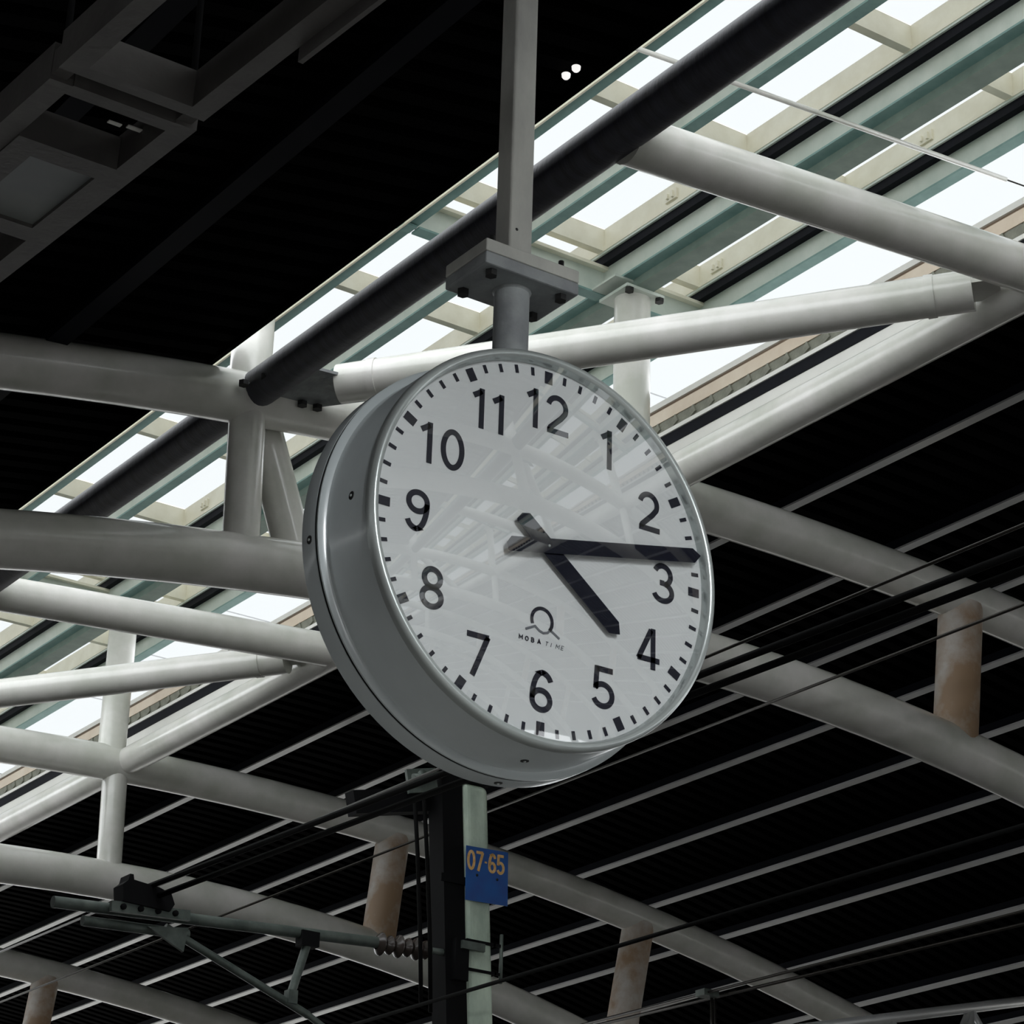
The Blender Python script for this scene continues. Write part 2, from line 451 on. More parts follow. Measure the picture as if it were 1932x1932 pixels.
# cream glazing frames
lb = {}
YB = [7.6 + 1.257*i for i in range(-3, 18)]          # rows told apart in the photo
YF = [7.6 + 1.257*i for i in range(-41, -3)]         # rows behind the viewer, only mirrored
yA, yB = YF[0], YB[-1]
def framebox(w, h, ln, axis):
    key = (w, h, ln, axis)
    return None
bays = list(zip(PX[:-1], PX[1:]))
for bi, (xa, xb) in enumerate(bays):
    # long side bars of the frame, right one seen from below
    for (q0, q1) in ((xb+0.005, xb+0.035), (xa+0.09, xa+0.12)):
        mb = MB().box((q0, yA, 7.09), (q1, yB, 7.235)); mb.v = [tuple(U(*q)) for q in mb.v]
        o = obj('side_bar', mb.mesh('side_bar'), M_CREAM, win)
        mb = MB().box((q0-0.008, yA, 7.09), (q0, yB, 7.112)); mb.v = [tuple(U(*q)) for q in mb.v]
        obj('lip', mb.mesh('lip'), M_CREAM, o)
    w = xb - xa - 0.085
    mb = MB().box((0, -L(0.025), 0), (L(w), L(0.025), L(0.14)))
    cb = mb.mesh('cross_bar')
    mb = MB().box((0, 0, 0), (L(w), L(1.257-0.05), L(0.010)))
    pn = mb.mesh('pane')
    for i, y in enumerate(YB):
        obj('cross_bar', cb, M_CREAM, win, U(xa+0.12, y, 7.094))
        if i < len(YB)-1:
            obj('pane', pn, M_SKYGLASS, win, U(xa+0.12, y+0.025, 7.236))
    mb = MB()
    for y in YF:
        q = U(xa+0.12, y, 7.094)
        mb.box((q.x, q.y-L(0.025), q.z), (q.x+L(w), q.y+L(0.025), q.z+L(0.14)))
    o = obj('rear_cross_bars', mb.mesh('rear_cross_bars'), M_CREAM, win); o['kind'] = 'stuff'
    q = U(xa+0.12, YF[0], 7.236)
    obj('pane', MB().box((q.x, q.y, q.z), (q.x+L(w), U(0, YB[0], 0).y, q.z+L(0.01))).mesh('pane'), M_SKYGLASS, win)
    # vent catch plates on the side bars
mb = MB().box((0, 0, 0), (L(0.012), L(0.10), L(0.06)))
mb.box((-L(0.012), L(0.02), L(0.01)), (0, L(0.035), L(0.05))).box((-L(0.012), L(0.065), L(0.015)), (0, L(0.08), L(0.045)))
ct = mb.mesh('catch_plate')
for (x, y) in ((7.408, 9.42), (7.408, 14.75), (8.098, 8.15), (8.098, 9.88), (8.098, 7.35)):
    obj('catch_plate', ct, M_CREAM, win, U(x, y, 7.13))
# frameless panes added beyond the last beam to dim the open sky
mb = MB().box((0, 0, 0), (L(0.95), L(1.257), L(0.010)))
pn = mb.mesh('pane')
for i, y in enumerate(YB[:-1]):
    obj('pane', pn, M_SKYGLASS, win, U(8.16, y, 7.10))
q = U(8.16, YF[0], 7.10)
obj('pane', MB().box((q.x, q.y, q.z), (q.x+L(0.95), U(0, YB[0], 0).y, q.z+L(0.01))).mesh('pane'), M_SKYGLASS, win)

# cross beams over each truss
for y in Y_T:
    lab = {10.0: 'cream green crosswise beam of the skylight over the near truss, right of the clock pole',
           16.25: 'cream crosswise skylight beam over the far truss at the left edge'}.get(y, 'crosswise skylight beam over a truss outside the view')
    t = thing('lantern_cross_beam', U(6.7, y+0.16, 6.84), lab, 'beam', 'crosswise skylight beams')
    def P(a, b):
        mb = MB().box(a, b); mb.v = [tuple(U(*q)) for q in mb.v]; return mb
    for (xa, xb) in ((5.45, 6.14), (6.14, 6.735), (6.735, 7.415), (7.48, 8.105)):
        o = obj('web', P((xa+0.07, y+0.155, 6.842), (xb+0.055, y+0.17, 7.0)).mesh('web'), M_PURLIN, t)
        obj('top_flange', P((xa+0.07, y+0.115, 7.0), (xb+0.055, y+0.21, 7.02)).mesh('top_flange'), M_CREAM, t)
        obj('bottom_flange', P((xa+0.07, y+0.12, 6.83), (xb+0.055, y+0.20, 6.842)).mesh('bottom_flange'), M_TEAL, t)
    o = obj('splice_plate', P((7.36, y-0.10, 6.835), (7.49, y+0.14, 6.848)).mesh('splice_plate'), M_PURLIN, t)
    o = obj('head_plate', P((7.42, y-0.13, 6.782), (7.68, y+0.13, 6.80)).mesh('head_plate'), M_PURLIN, t)
    for (bx, by) in ((7.45, -0.11), (7.66, -0.11), (7.66, 0.10)):
        obj('bolt', shared['bolt'], M_BOLT, t, U(bx, y+by, 6.782))

# thin tie rod
o = obj('tie_rod', MB().tube(U(5.2, 7.86, 6.60), U(8.05, 7.60, 6.60), L(0.0125), 10).mesh('tie_rod'), M_TUBE)
tag(o, 'thin pale tie rod stretched across the skylight at the upper right', 'rod')

o = obj('tie_wire', MB().tube(U(8.05, 7.60, 6.60), U(9.4, 7.477, 6.60), L(0.004), 8).mesh('tie_wire'), M_WIRE)
tag(o, 'hair-thin dark wire continuing the tie rod to the right picture edge', 'wire')

# ------------------------------------------------------------------ right skylight edge trim
tr = struct_empty('trim_1', U(7.95, 9, 6.0))
tag(tr, 'layered metal edge of the right roof deck along the skylight', 'roof edge')
def strip(name, x0, x1, z0, z1, m_):
    mb = MB().box((x0, Y0, z0), (x1, Y1, z1)); mb.v = [tuple(U(*q)) for q in mb.v]
    return obj(name, mb.mesh(name), m_, tr)
strip('edge_beam', 7.95, 8.08, 5.93, 6.068, M_WHITE)
strip('gap_shade_strip', 7.944, 8.06, 6.068, 6.137, M_SHADE)  # black strip imitating the shaded open gap above the edge beam
strip('white_strip', 7.935, 8.06, 6.137, 6.162, M_WHITE)
strip('fascia', 7.95, 8.06, 6.238, 6.312, M_PEACH)
strip('brown_strip', 7.965, 8.06, 6.312, 6.334, M_BROWNSTRIP)
strip('lip', 7.95, 8.06, 6.334, 6.37, M_WHITE)
mb = MB()
p_ = 0.16
poly = [(0, 0), (p_*0.98, 0), (p_*0.98, 0.03), (p_*0.80, 0.070), (p_*0.62, 0.074), (0, 0.074)]
mb.prism([(a*S, b*S) for a, b in poly], (0, 0, 0), (0, 1, 0), (0, 0, 1), (1, 0, 0), L(0.08))
fil = mb.mesh('profile_filler')
mb = MB().prism([(a*S, b*S) for a, b in ((p_*0.66, 0.03), (p_*0.98, 0.005), (p_*0.98, 0.05), (p_*0.80, 0.074))], (-L(0.012), 0, 0), (0, 1, 0), (0, 0, 1), (1, 0, 0), L(0.02))
fil2 = mb.mesh('sheet_tab')
i = 0
y = 6.3
while y < 23.5:
    o = obj('profile_filler', fil, M_FILLER, tr, U(7.955 + random.uniform(-0.002, 0.002), y, 6.162))
    obj('sheet_tab', fil2, M_FILLER, o, U(7.955, y, 6.162))
    y += p_
# left deck edge: thin dark upstand
tl = struct_empty('trim_2', U(5.0, 9, 5.6))
tag(tl, 'black edge strip of the left roof deck', 'roof edge')
mb = MB().box((4.985, Y0, 5.60), (5.01, Y1, 5.69)); mb.v = [tuple(U(*q)) for q in mb.v]
obj('edge_strip', mb.mesh('edge_strip'), M_DECK, tl)
# cream face on the first visible skylight beam
mb = MB().box((6.113, Y0, 6.82), (6.125, Y1, 6.90)); mb.v = [tuple(U(*q)) for q in mb.v]
obj('cream_strip', mb.mesh('cream_strip'), M_CREAM, win)

# ------------------------------------------------------------------ clock
CX, CY, CZ = 2.6089, 3.7299, EYE + 1.9144
C = Vector((CX, CY, CZ))
EX = Vector((1, 0, 0)); EZ = Vector((0, 0, 1)); NF = Vector((0, -1, 0))   # dial faces -Y
clk = thing('station_clock', (CX, CY+0.09, CZ-0.43), 'large round grey station clock with white dial hanging from a steel pole', 'clock')
def lathe(prof, n=128):           # prof of (radius, offset toward +Y)
    return MB().lathe(prof, C, (0, 1, 0), (1, 0, 0), n)
obj('drum', lathe([(0.398, -0.012), (0.408, -0.006), (0.411, 0.004), (0.411, 0.128), (0.414, 0.134), (0.427, 0.1365), (0.430, 0.139), (0.430, 0.143), (0.40, 0.144)]).mesh('drum', sharp=30), M_BODY, clk)
obj('groove', lathe([(0.417, 0.140), (0.417, 0.1492), (0.4290, 0.1494)]).mesh('groove'), M_BOLT, clk)
obj('rear_ring', lathe([(0.4280, 0.1500), (0.4300, 0.1503), (0.4305, 0.152), (0.4305, 0.196), (0.427, 0.2), (0.0, 0.2)]).mesh('rear_ring', sharp=30), M_BODY, clk)
obj('bezel', lathe([(0.391, 0.0), (0.3915, -0.014), (0.394, -0.021), (0.399, -0.0245), (0.405, -0.024), (0.4095, -0.020), (0.4115, -0.013), (0.4115, -0.002), (0.4075, 0.0), (0.40, 0.002)]).mesh('bezel', sharp=50), M_BEZEL, clk)
dial = obj('dial', lathe([(0.0, 0.0), (0.2, 0.0), (0.397, 0.0), (0.397, 0.006), (0.0, 0.006)]).mesh('dial', sharp=30), M_DIAL, clk)
RS = 2.5
gp = [(0.393*t/40 + 0.0001*(t == 0), -0.0195 - (math.sqrt(RS**2 - (0.393*t/40)**2) - math.sqrt(RS**2 - 0.393**2))) for t in range(41)]
gm = lathe(gp, 96).mesh('glass')
obj('cover_glass', gm, M_CLOCKGLASS, clk)

def dpt(x, z, d=0.0):
    return C + EX*x + EZ*z + NF*d
# --- ink strokes
def arc(cx, cy, rx, ry, a0, a1, n=18):
    return [(cx+rx*math.cos(math.radians(a0+(a1-a0)*i/n)), cy+ry*math.sin(math.radians(a0+(a1-a0)*i/n))) for i in range(n+1)]
def stroke(mb, pts, w, origin, ax, ay, n, depth):
    """flat ribbon of width w along a 2-D polyline, extruded a little"""
    closed = (abs(pts[0][0]-pts[-1][0]) + abs(pts[0][1]-pts[-1][1])) < 1e-6
    if closed: pts = pts[:-1]
    N = len(pts); Lp = []; Rp = []
    for i in range(N):
        p = Vector(pts[i])
        if closed: a = Vector(pts[i-1]); b = Vector(pts[(i+1) % N])
        else: a = Vector(pts[max(i-1, 0)]); b = Vector(pts[min(i+1, N-1)])
        d1 = (p-a).normalized() if (p-a).length > 1e-9 else (b-p).normalized()
        d2 = (b-p).normalized() if (b-p).length > 1e-9 else d1
        n1 = Vector((-d1.y, d1.x)); n2 = Vector((-d2.y, d2.x))
        mm = (n1+n2)
        mm = mm.normalized() if mm.length > 1e-6 else n1
        k = 1/max(0.45, mm.dot(n1))
        Lp.append(p + mm*w/2*k); Rp.append(p - mm*w/2*k)
    o = Vector(origin); ax = Vector(ax); ay = Vector(ay); n = Vector(n)
    def W(q, h): return o + ax*q.x + ay*q.y + n*h
    vs = []
    for i in range(N):
        vs += [W(Lp[i], 0), W(Rp[i], 0), W(Lp[i], depth), W(Rp[i], depth)]
    fs = []
    for i in range(N if closed else N-1):
        a = 4*i; b = 4*((i+1) % N)
        fs += [(a, a+1, b+1, b), (a+2, b+2, b+3, a+3), (a, b, b+2, a+2), (a+1, a+3, b+3, b+1)]
    if not closed:
        fs += [(0, 2, 3, 1), (4*N-4, 4*N-3, 4*N-1, 4*N-2)]
    mb.add(vs, fs)
SW = 0.134
six = arc(0.325, 0.645, 0.255, 0.288, 22, 100, 8) + arc(0.345, 0.30, 0.275, 0.632, 96, 180, 14)
GL = {
 '0': (0.63, [arc(0.315, 0.5, 0.248, 0.433, 90, 450, 40)]),
 '1': (0.34, [[(0.02, 0.775), (0.16, 0.865), (0.235, 0.93)], [(0.245, 0.995), (0.245, 0)]]),
 '2': (0.64, [arc(0.31, 0.68, 0.245, 0.253, 168, -25, 22) + [(0.42, 0.43), (0.13, 0.15), (0.10, 0.067)], [(0.04, 0.067), (0.64, 0.067)]]),
 '3': (0.62, [arc(0.27, 0.70, 0.23, 0.233, 158, -75, 22), [(0.19, 0.505), (0.32, 0.505)], arc(0.275, 0.285, 0.265, 0.22, 78, -160, 24)]),
 '4': (0.66, [[(0.66, 0.235), (0.03, 0.235)], [(0.055, 0.21), (0.42, 0.96)], [(0.475, 1.0), (0.475, 0)]]),
 '5': (0.62, [[(0.56, 0.933), (0.10, 0.933)], [(0.125, 0.99), (0.09, 0.45)], [(0.07, 0.47), (0.12, 0.535)] + arc(0.285, 0.325, 0.265, 0.258, 122, -155, 24)]),
 '6': (0.62, [arc(0.31, 0.29, 0.24, 0.223, 90, 450, 32), six]),
 '7': (0.60, [[(0.0, 0.933), (0.58, 0.933)], [(0.555, 0.95), (0.17, 0.0)]]),
 '8': (0.62, [arc(0.31, 0.725, 0.208, 0.208, 90, 450, 30), arc(0.31, 0.285, 0.245, 0.218, 90, 450, 32)]),
}
GL['9'] = (0.62, [[(0.62-x, 1-y) for x, y in s] for s in GL['6'][1]])
def numeral(text, h, cx, cz, d=0.0006, gap=0.20):
    mb = MB()
    ws = [GL[c][0] for c in text]
    tot = sum(ws) + gap*(len(text)-1)
    x = -tot/2
    for c, w in zip(text, ws):
        for s in GL[c][1]:
            stroke(mb, [((x+px)*h, (py-0.5)*h) for px, py in s], SW*h, dpt(cx, cz, d), EX, EZ, NF, 0.0006)
        x += w + gap
    return mb.mesh('numeral')
for h in range(1, 13):
    a = h*PI/6
    r = 0.2945
    hx = r*math.sin(a); hz = r*math.cos(a)
    if h == 10: hx += 0.010
    if h == 11: hx += 0.006
    o = obj('numeral', numeral(str(h), 0.0865, hx, hz), M_INK, clk, label='black numeral %d' % h)
# hour and minute marks
def mark(r0, r1, w, a, d=0.0006):
    u = Vector((math.sin(a), math.cos(a))); v = Vector((u.y, -u.x))
    q = [u*r0 - v*w/2, u*r0 + v*w/2, u*r1 + v*w/2, u*r1 - v*w/2]
    return MB().prism([(p.x, p.y) for p in q], dpt(0, 0, d), EX, EZ, NF, 0.0006)
for i in range(60):
    a = i*PI/30
    if i % 5 == 0:
        obj('hour_mark', mark(0.3565, 0.3835, 0.0185, a).mesh('hour_mark'), M_INK, clk)
    else:
        obj('minute_mark', mark(0.3665, 0.3840, 0.0078, a).mesh('minute_mark'), M_INK, clk)
# emblem and lettering
mb = MB()
stroke(mb, arc(-0.002, -0.1520, 0.0240, 0.0250, -42, 204, 30), 0.0072, dpt(0, 0, 0.0006), EX, EZ, NF, 0.0005)
logo = obj('emblem', mb.mesh('emblem'), M_INK, clk, label='black open ring above a grey mountain line')
mb = MB()
stroke(mb, [(-0.040, -0.1775), (-0.018, -0.1665), (-0.008, -0.1735), (0.002, -0.1765), (0.012, -0.1735), (0.018, -0.1665), (0.040, -0.1795)], 0.0048, dpt(0, 0, 0.0006), EX, EZ, NF, 0.0005)
obj('mountain', mb.mesh('mountain'), M_GREYINK, logo)
LET = {'M': [[(0, 0), (0, 1), (0.45, 0.35), (0.9, 1), (0.9, 0)]], 'O': [arc(0.4, 0.5, 0.4, 0.5, 90, 450, 20)],
       'B': [[(0, 0), (0, 1), (0.4, 1)] + arc(0.4, 0.76, 0.22, 0.24, 90, -90, 8) + [(0, 0.52)], [(0, 0), (0.4, 0)] + arc(0.4, 0.26, 0.26, 0.26, -90, 90, 8)],
       'A': [[(0, 0), (0.42, 1), (0.84, 0)], [(0.18, 0.33), (0.66, 0.33)]], 'T': [[(0, 1), (0.7, 1)], [(0.35, 1), (0.35, 0)]],
       'I': [[(0.1, 0), (0.1, 1)]], 'E': [[(0.6, 1), (0, 1), (0, 0), (0.6, 0)], [(0, 0.5), (0.5, 0.5)]]}
def word(text, x, z, h, sw, track, slant=0.0):
    mb = MB()
    for c in text:
        for s in LET[c]:
            stroke(mb, [(x+(px+slant*py)*h, z+py*h) for px, py in s], sw, dpt(0, 0, 0.0006), EX, EZ, NF, 0.0005)
        x += track
    return mb.mesh('lettering')
obj('lettering', word('MOBA', -0.054, -0.2005, 0.0082, 0.0022, 0.0143), M_INK, logo)
obj('lettering', word('TIME', 0.0065, -0.2005, 0.0082, 0.0013, 0.0125, 0.25), M_GREYINK, logo)
# hands
def hand(name, ang, tip, tail, w, taper, d, th):
    a = math.radians(ang)
    u = Vector((math.sin(a), math.cos(a))); v = Vector((u.y, -u.x))
    q = [u*tip, u*(tip-taper) + v*w/2, u*(-tail+0.004) + v*w/2, u*(-tail) + v*w*0.40, u*(-tail) - v*w*0.1, u*(-tail+0.012) - v*w/2, u*(tip-taper) - v*w/2]
    return obj(name, MB().prism([(p.x, p.y) for p in q], dpt(0, 0, d), EX, EZ, NF, th).mesh(name), M_HAND, clk)
hand('hour_hand', 128.5, 0.226, 0.083, 0.036, 0.018, 0.011, 0.0015)
hand('minute_hand', 78.5, 0.384, 0.100, 0.0305, 0.018, 0.0155, 0.0015)
obj('hand_pin', MB().lathe([(0.0001, -0.0195), (0.0022, -0.019), (0.003, -0.017)], C, (0, 1, 0), (1, 0, 0), 12).mesh('hand_pin'), M_BEZEL, clk)
# screws on the case
for (a, d, r) in ((272.3, 0.05, 0.411), (264.7, 0.168, 0.4305), (177.4, 0.075, 0.411), (176.7, 0.172, 0.4305), (90, 0.05, 0.411), (0.5, 0.05, 0.411)):
    t = math.radians(a)
    nrm = Vector((math.sin(t), 0, math.cos(t)))
    c0 = C + nrm*r + Vector((0, d, 0))
    s = obj('screw', MB().lathe([(0.0001, 0.0012), (0.0085, 0.0012), (0.009, -0.002)], c0, nrm, (0, 1, 0), 16).mesh('screw', sharp=40), M_BOLT, clk)
    obj('screw_core', MB().lathe([(0.0001, 0.003), (0.0025, 0.0028), (0.003, 0.001)], c0, nrm, (0, 1, 0), 10).mesh('screw_core'), M_BEZEL, s)

# hanging pole, plate pair and stub
PXc, PYc = 2.615, CY + 0.150
pole = thing('clock_pole', (PXc, PYc, CZ+0.43), 'dull square steel pole and bolted plates holding the clock from above', 'pole')
zp0 = EYE + 2.546
o = obj('stub_tube', MB().tube((PXc, PYc, CZ+0.40), (PXc, PYc, zp0+0.005), 0.0375, 40).mesh('stub_tube', sharp=40), M_PLATE, pole)
obj('weld_ring', MB().lathe([(0.0375, -0.006), (0.0405, -0.003), (0.0415, 0.0)], (PXc, PYc, zp0), (0, 0, 1), (1, 0, 0), 32).mesh('weld_ring'), M_PLATE, pole)
hx, hy = 0.118, 0.077
o = obj('lower_plate', MB().box((PXc-hx, PYc-hy, zp0), (PXc+hx, PYc+hy, zp0+0.0285)).mesh('lower_plate'), M_PLATE, pole); bevel(o, 0.004)
o = obj('upper_plate', MB().box((PXc-hx, PYc-hy, zp0+0.0290), (PXc+hx, PYc+hy, zp0+0.058)).mesh('upper_plate'), M_STEEL, pole); bevel(o, 0.003)
ztop = EYE + S*(zl(2.615/S) - 0.02)
o = obj('square_pole', MB().box((PXc-0.029, PYc-0.029, zp0+0.058), (PXc+0.029, PYc+0.029, ztop)).mesh('square_pole'), M_STEEL, pole); bevel(o, 0.006, 3)
obj('drilled_hole', MB().lathe([(0.0001, 0.0006), (0.0035, 0.0004), (0.0035, -0.002)], (PXc-0.012, PYc-0.029, zp0+0.135), (0, -1, 0), (1, 0, 0), 12).mesh('drilled_hole'), M_BOLT, pole)
for sx in (-1, 1):
    for sy in (-1, 1):
        bx, by = PXc + sx*0.088, PYc + sy*0.052
        b = obj('bolt', MB().lathe([(0.0001, -0.013), (0.013, -0.013), (0.013, 0.0)], (bx, by, zp0), (0, 0, 1), (1, 0, 0), 6, smooth=False).mesh('bolt'), M_BOLT, pole)
        obj('stud_end', MB().tube((bx, by, zp0+0.05), (bx, by, zp0+0.082), 0.006, 10).mesh('stud_end'), M_BOLT, b)

# ------------------------------------------------------------------ luminaire carrier at the upper left
N1 = Vector((2.096, 4.343, EYE + 3.0))
tb = math.radians(4.3)
BA = Vector((1, 0, 0)); BB = Vector((0, math.cos(tb), math.sin(tb))); BN = BA.cross(BB)
def F(a, b, h=0.0): return N1 + BA*a + BB*b + BN*h
def fbox(a0, a1, b0, b1, h0, h1):
    mb = MB().box((a0, b0, h0), (a1, b1, h1)); mb.v = [tuple(F(*q)) for q in mb.v]; return mb
car = thing('luminaire_carrier', F(-0.17, -0.5, 0), 'dim grey steel carrier frame in the upper left corner, nearer half', 'lamp frame', 'suspended lamp carriers')
obj('rail', fbox(-0.050, 0.0, -2.2, 0.0, 0, 0.09).mesh('rail'), M_FRAME, car)
obj('rail', fbox(-0.350, -0.298, -2.2, 0.0, 0, 0.09).mesh('rail'), M_FRAME, car)
obj('cross_bar', fbox(-0.298, -0.050, -0.042, 0.0, 0, 0.09).mesh('cross_bar'), M_FRAME, car)
obj('side_plate', fbox(0.0, 0.012, -2.0, -0.42, -0.035, 0.05).mesh('side_plate'), M_FRAME, car)
car2 = thing('luminaire_carrier', F(-0.17, 0.5, 0), 'dim grey steel carrier frame holding a square lamp at the left edge', 'lamp frame', 'suspended lamp carriers')
obj('rail', fbox(-0.045, 0.008, 0.048, 2.2, 0, 0.09).mesh('rail'), M_FRAME, car2)
obj('rail', fbox(-0.344, -0.290, 0.055, 2.2, 0, 0.09).mesh('rail'), M_FRAME, car2)
obj('cross_bar', fbox(-0.290, -0.045, 0.050, 0.096, 0, 0.09).mesh('cross_bar'), M_FRAME, car2)
obj('coupling', fbox(-0.043, -0.007, 0.0, 0.048, 0.01, 0.07).mesh('coupling'), M_FRAME, car2)
obj('coupling', fbox(-0.342, -0.306, 0.0, 0.055, 0.01, 0.07).mesh('coupling'), M_FRAME, car2)
obj('glint_plate', fbox(-0.125, -0.093, 0.228, 0.240, 0.05, 0.053).mesh('glint_plate'), M_WHITE, car2)  # thin white plates imitating two bright glints
obj('glint_plate', fbox(-0.080, -0.045, 0.222, 0.236, 0.052, 0.055).mesh('glint_plate'), M_WHITE, car2)
for (a, b) in ((-0.33, 0.02), (-0.025, 0.02)):
    obj('hanger_rod', MB().tube(F(a, b, 0.04), F(a, b, 0.04) + Vector((0, 0, 2.9)), 0.008, 8).mesh('hanger_rod'), M_BLACK, car2)
lamp = thing('square_lamp', F(-0.14, 0.58, 0), 'square dim lamp housing with milky diffuser at the left edge', 'lamp')
mb = fbox(-0.289, -0.046, 0.335, 0.41, -0.004, 0.08)
for q in ((-0.289, -0.046, 0.755, 0.83), (-0.289, -0.228, 0.41, 0.755), (-0.066, -0.046, 0.41, 0.755)):
    b = fbox(q[0], q[1], q[2], q[3], -0.004, 0.08); mb.add(b.v, b.f)
obj('housing', mb.mesh('housing'), M_FRAME, lamp)
obj('diffuser', fbox(-0.228, -0.066, 0.41, 0.755, 0.006, 0.02).mesh('diffuser'), M_DIFF, lamp)

# strip lamps over the platform behind the viewer (they show as bright dashes in the clock glass)
def emit(name, col, st):
    M = bpy.data.materials.new(name); M.use_nodes = True
    b = M.node_tree.nodes['Principled BSDF']
    b.inputs['Base Color'].default_value = (0.8, 0.8, 0.8, 1)
    b.inputs['Emission Color'].default_value = (*col, 1); b.inputs['Emission Strength'].default_value = st
    return M
M_LIT = emit('lit_lamp_tube', (0.95, 0.98, 1.0), 245.0)
M_DOT = emit('daylight_dot_glow', (1.0, 0.98, 0.96), 0.9)  # glow imitating daylight through two holes in the left deck
for k, q in enumerate(((4.876, 6.901, 5.58), (4.877, 6.835, 5.58))):
    c0 = U(*q)
    t = thing('daylight_dot', c0, ['lower', 'upper'][k] + ' of two glowing dots standing for daylight holes in the black left deck', 'lamp', 'glowing dots for daylight holes in the left deck')
    obj('lens', MB().lathe([(0.0001, -0.030), (0.014, -0.027), (0.022, -0.017), (0.024, 0.0), (0.0001, 0.004)], c0, (0, 0, 1), (1, 0, 0), 14).mesh('lens'), M_DOT, t)
    obj('stem', MB().tube(c0, c0 + Vector((0, 0, L(0.03))), 0.008, 8).mesh('stem'), M_BLACK, t)
M_DOT.cycles.emission_sampling = 'NONE'; M_LIT.cycles.emission_sampling = 'FRONT'
LX = 2.2
for k, y in enumerate((0.6, -2.0, -5.0, -8.0, -11.0)):
    t = thing('strip_lamp', (LX, y, 4.55), 'long lit strip lamp over the platform behind the viewer', 'lamp', 'strip lamps behind the viewer')
    obj('housing', MB().box((LX-0.08, y-0.8, 4.55), (LX+0.08, y+0.8, 4.63)).mesh('housing'), M_FRAME, t)
    obj('tube', MB().tube((LX, y-0.75, 4.50), (LX, y+0.75, 4.50), 0.04, 8).mesh('tube'), M_LIT, t)
    for dy in (-0.5, 0.5):
        obj('hanger_rod', MB().tube((LX, y+dy, 4.6), (LX, y+dy, EYE + S*(zl(LX/S)-0.02)), 0.008, 8).mesh('hanger_rod'), M_BLACK, t)

# ------------------------------------------------------------------ catenary mast, sign and cantilever
YM = 13.0
mast = thing('catenary_mast', (8.88*S, YM*S, 0), 'weathered pale green square catenary mast below the clock', 'mast')
def mx(z): return 8.545 + (4.85 - z)*0.067
mb = MB()
w = 0.098
zs = [-EYE/S, 4.87]
vs = []
for z in zs:
    for (sx, sy) in ((-1,-1),(1,-1),(1,1),(-1,1)):
        vs.append(U(mx(z)+sx*w, YM+sy*w, z))
mb.add(vs, [(0,1,2,3),(4,5,6,7),(0,1,5,4),(1,2,6,5),(2,3,7,6),(3,0,4,7)])
o = obj('shaft', mb.mesh('shaft'), M_MAST, mast); bevel(o, 0.06, 4)
mb = MB().obox(U(mx(4.87), YM, 4.885), (1,0,0), (0,1,0), (0,0,1), L(0.21), L(0.21), L(0.03))
obj('cap', mb.mesh('cap'), M_BLACK, mast)
def ring(z, th=0.018):
    mb = MB()
    x = mx(z); w2 = 0.108
    mb.box((x-w2, YM-w2, z), (x+w2+0.05, YM-w2+0.012, z+th)).box((x-w2, YM+w2-0.012, z), (x+w2+0.05, YM+w2, z+th))
    mb.box((x-w2, YM-w2, z), (x-w2+0.012, YM+w2, z+th)).box((x+w2-0.012, YM-w2, z), (x+w2, YM+w2, z+th))
    mb.v = [tuple(U(*q)) for q in mb.v]
    return mb.mesh('clamp_band')
obj('clamp_band', ring(3.845), M_BLACK, mast)
obj('clamp_band', ring(3.665), M_BLACK, mast)
obj('clamp_bar', MB().tube(U(mx(3.75)+0.15, YM-0.10, 3.62), U(mx(3.75)+0.15, YM-0.10, 3.93), L(0.012), 8).mesh('clamp_bar'), M_CANT, mast)
dm = thing('steel_upright', U(8.5, YM-0.02, -EYE/S), 'black steel upright standing against the left of the green mast', 'upright')
vs = []
for z in (-EYE/S, 4.9):
    x = mx(z) - 0.178
    for (sx, sy) in ((-0.075,-0.08),(0.078,-0.08),(0.078,0.08),(-0.075,0.08)):
        vs.append(U(x+sx, YM+sy, z))
o = obj('upright', MB().add(vs, [(0,1,2,3),(4,5,6,7),(0,1,5,4),(1,2,6,5),(2,3,7,6),(3,0,4,7)]).mesh('upright'), M_BLACK, dm)
x = mx(4.3) - 0.178
obj('strap', MB().obox(U(x, YM-0.085, 4.225), (1,0,0), (0,1,0), (0,0,1), L(0.19), L(0.012), L(0.05)).mesh('strap'), M_BLACK, dm)
# number plate
sg = thing('number_sign', U(8.64, YM-0.12, 4.13), 'blue enamel number plate with ochre digits on the green mast', 'sign')
sx0, sx1, sz0, sz1 = 8.462, 8.795, 4.105, 4.452
SA = Vector((0.995, 0.06, 0.055)).normalized(); SZ = Vector((-0.02, 0, 1)).normalized(); SN = SZ.cross(SA).normalized()
if SN.y > 0: SN = -SN
so = U((sx0+sx1)/2, YM-0.118, (sz0+sz1)/2)
wS, hS = L(sx1-sx0), L(sz1-sz0)
o = obj('plate', MB().prism([(-wS/2, -hS/2), (wS/2, -hS/2), (wS/2, hS/2), (-wS/2, hS/2)], so, SA, SZ, SN, 0.006).mesh('plate'), M_BLUE, sg)
def digits(text, xc, zc, h, sw):
    out = []
    x = xc
    for c in text:
        mb = MB()
        if c == '-':
            stroke(mb, [(x, zc+h*0.5), (x+h*0.14, zc+h*0.48)], sw*0.6, so + SN*0.0064, SA, SZ, SN, 0.002); x += h*0.24
        else:
            wd = GL[c][0]*0.72
            for s in GL[c][1]:
                stroke(mb, [(x+px*0.72*h, zc+py*h) for px, py in s], sw, so + SN*0.0064, SA, SZ, SN, 0.002)
            x += (wd+0.085)*h
        out.append(mb.mesh('digit'))
    return out
for me in digits('07-65', -wS*0.47, hS*0.06, hS*0.37, 0.024):
    obj('digit', me, M_OCHRE, sg)
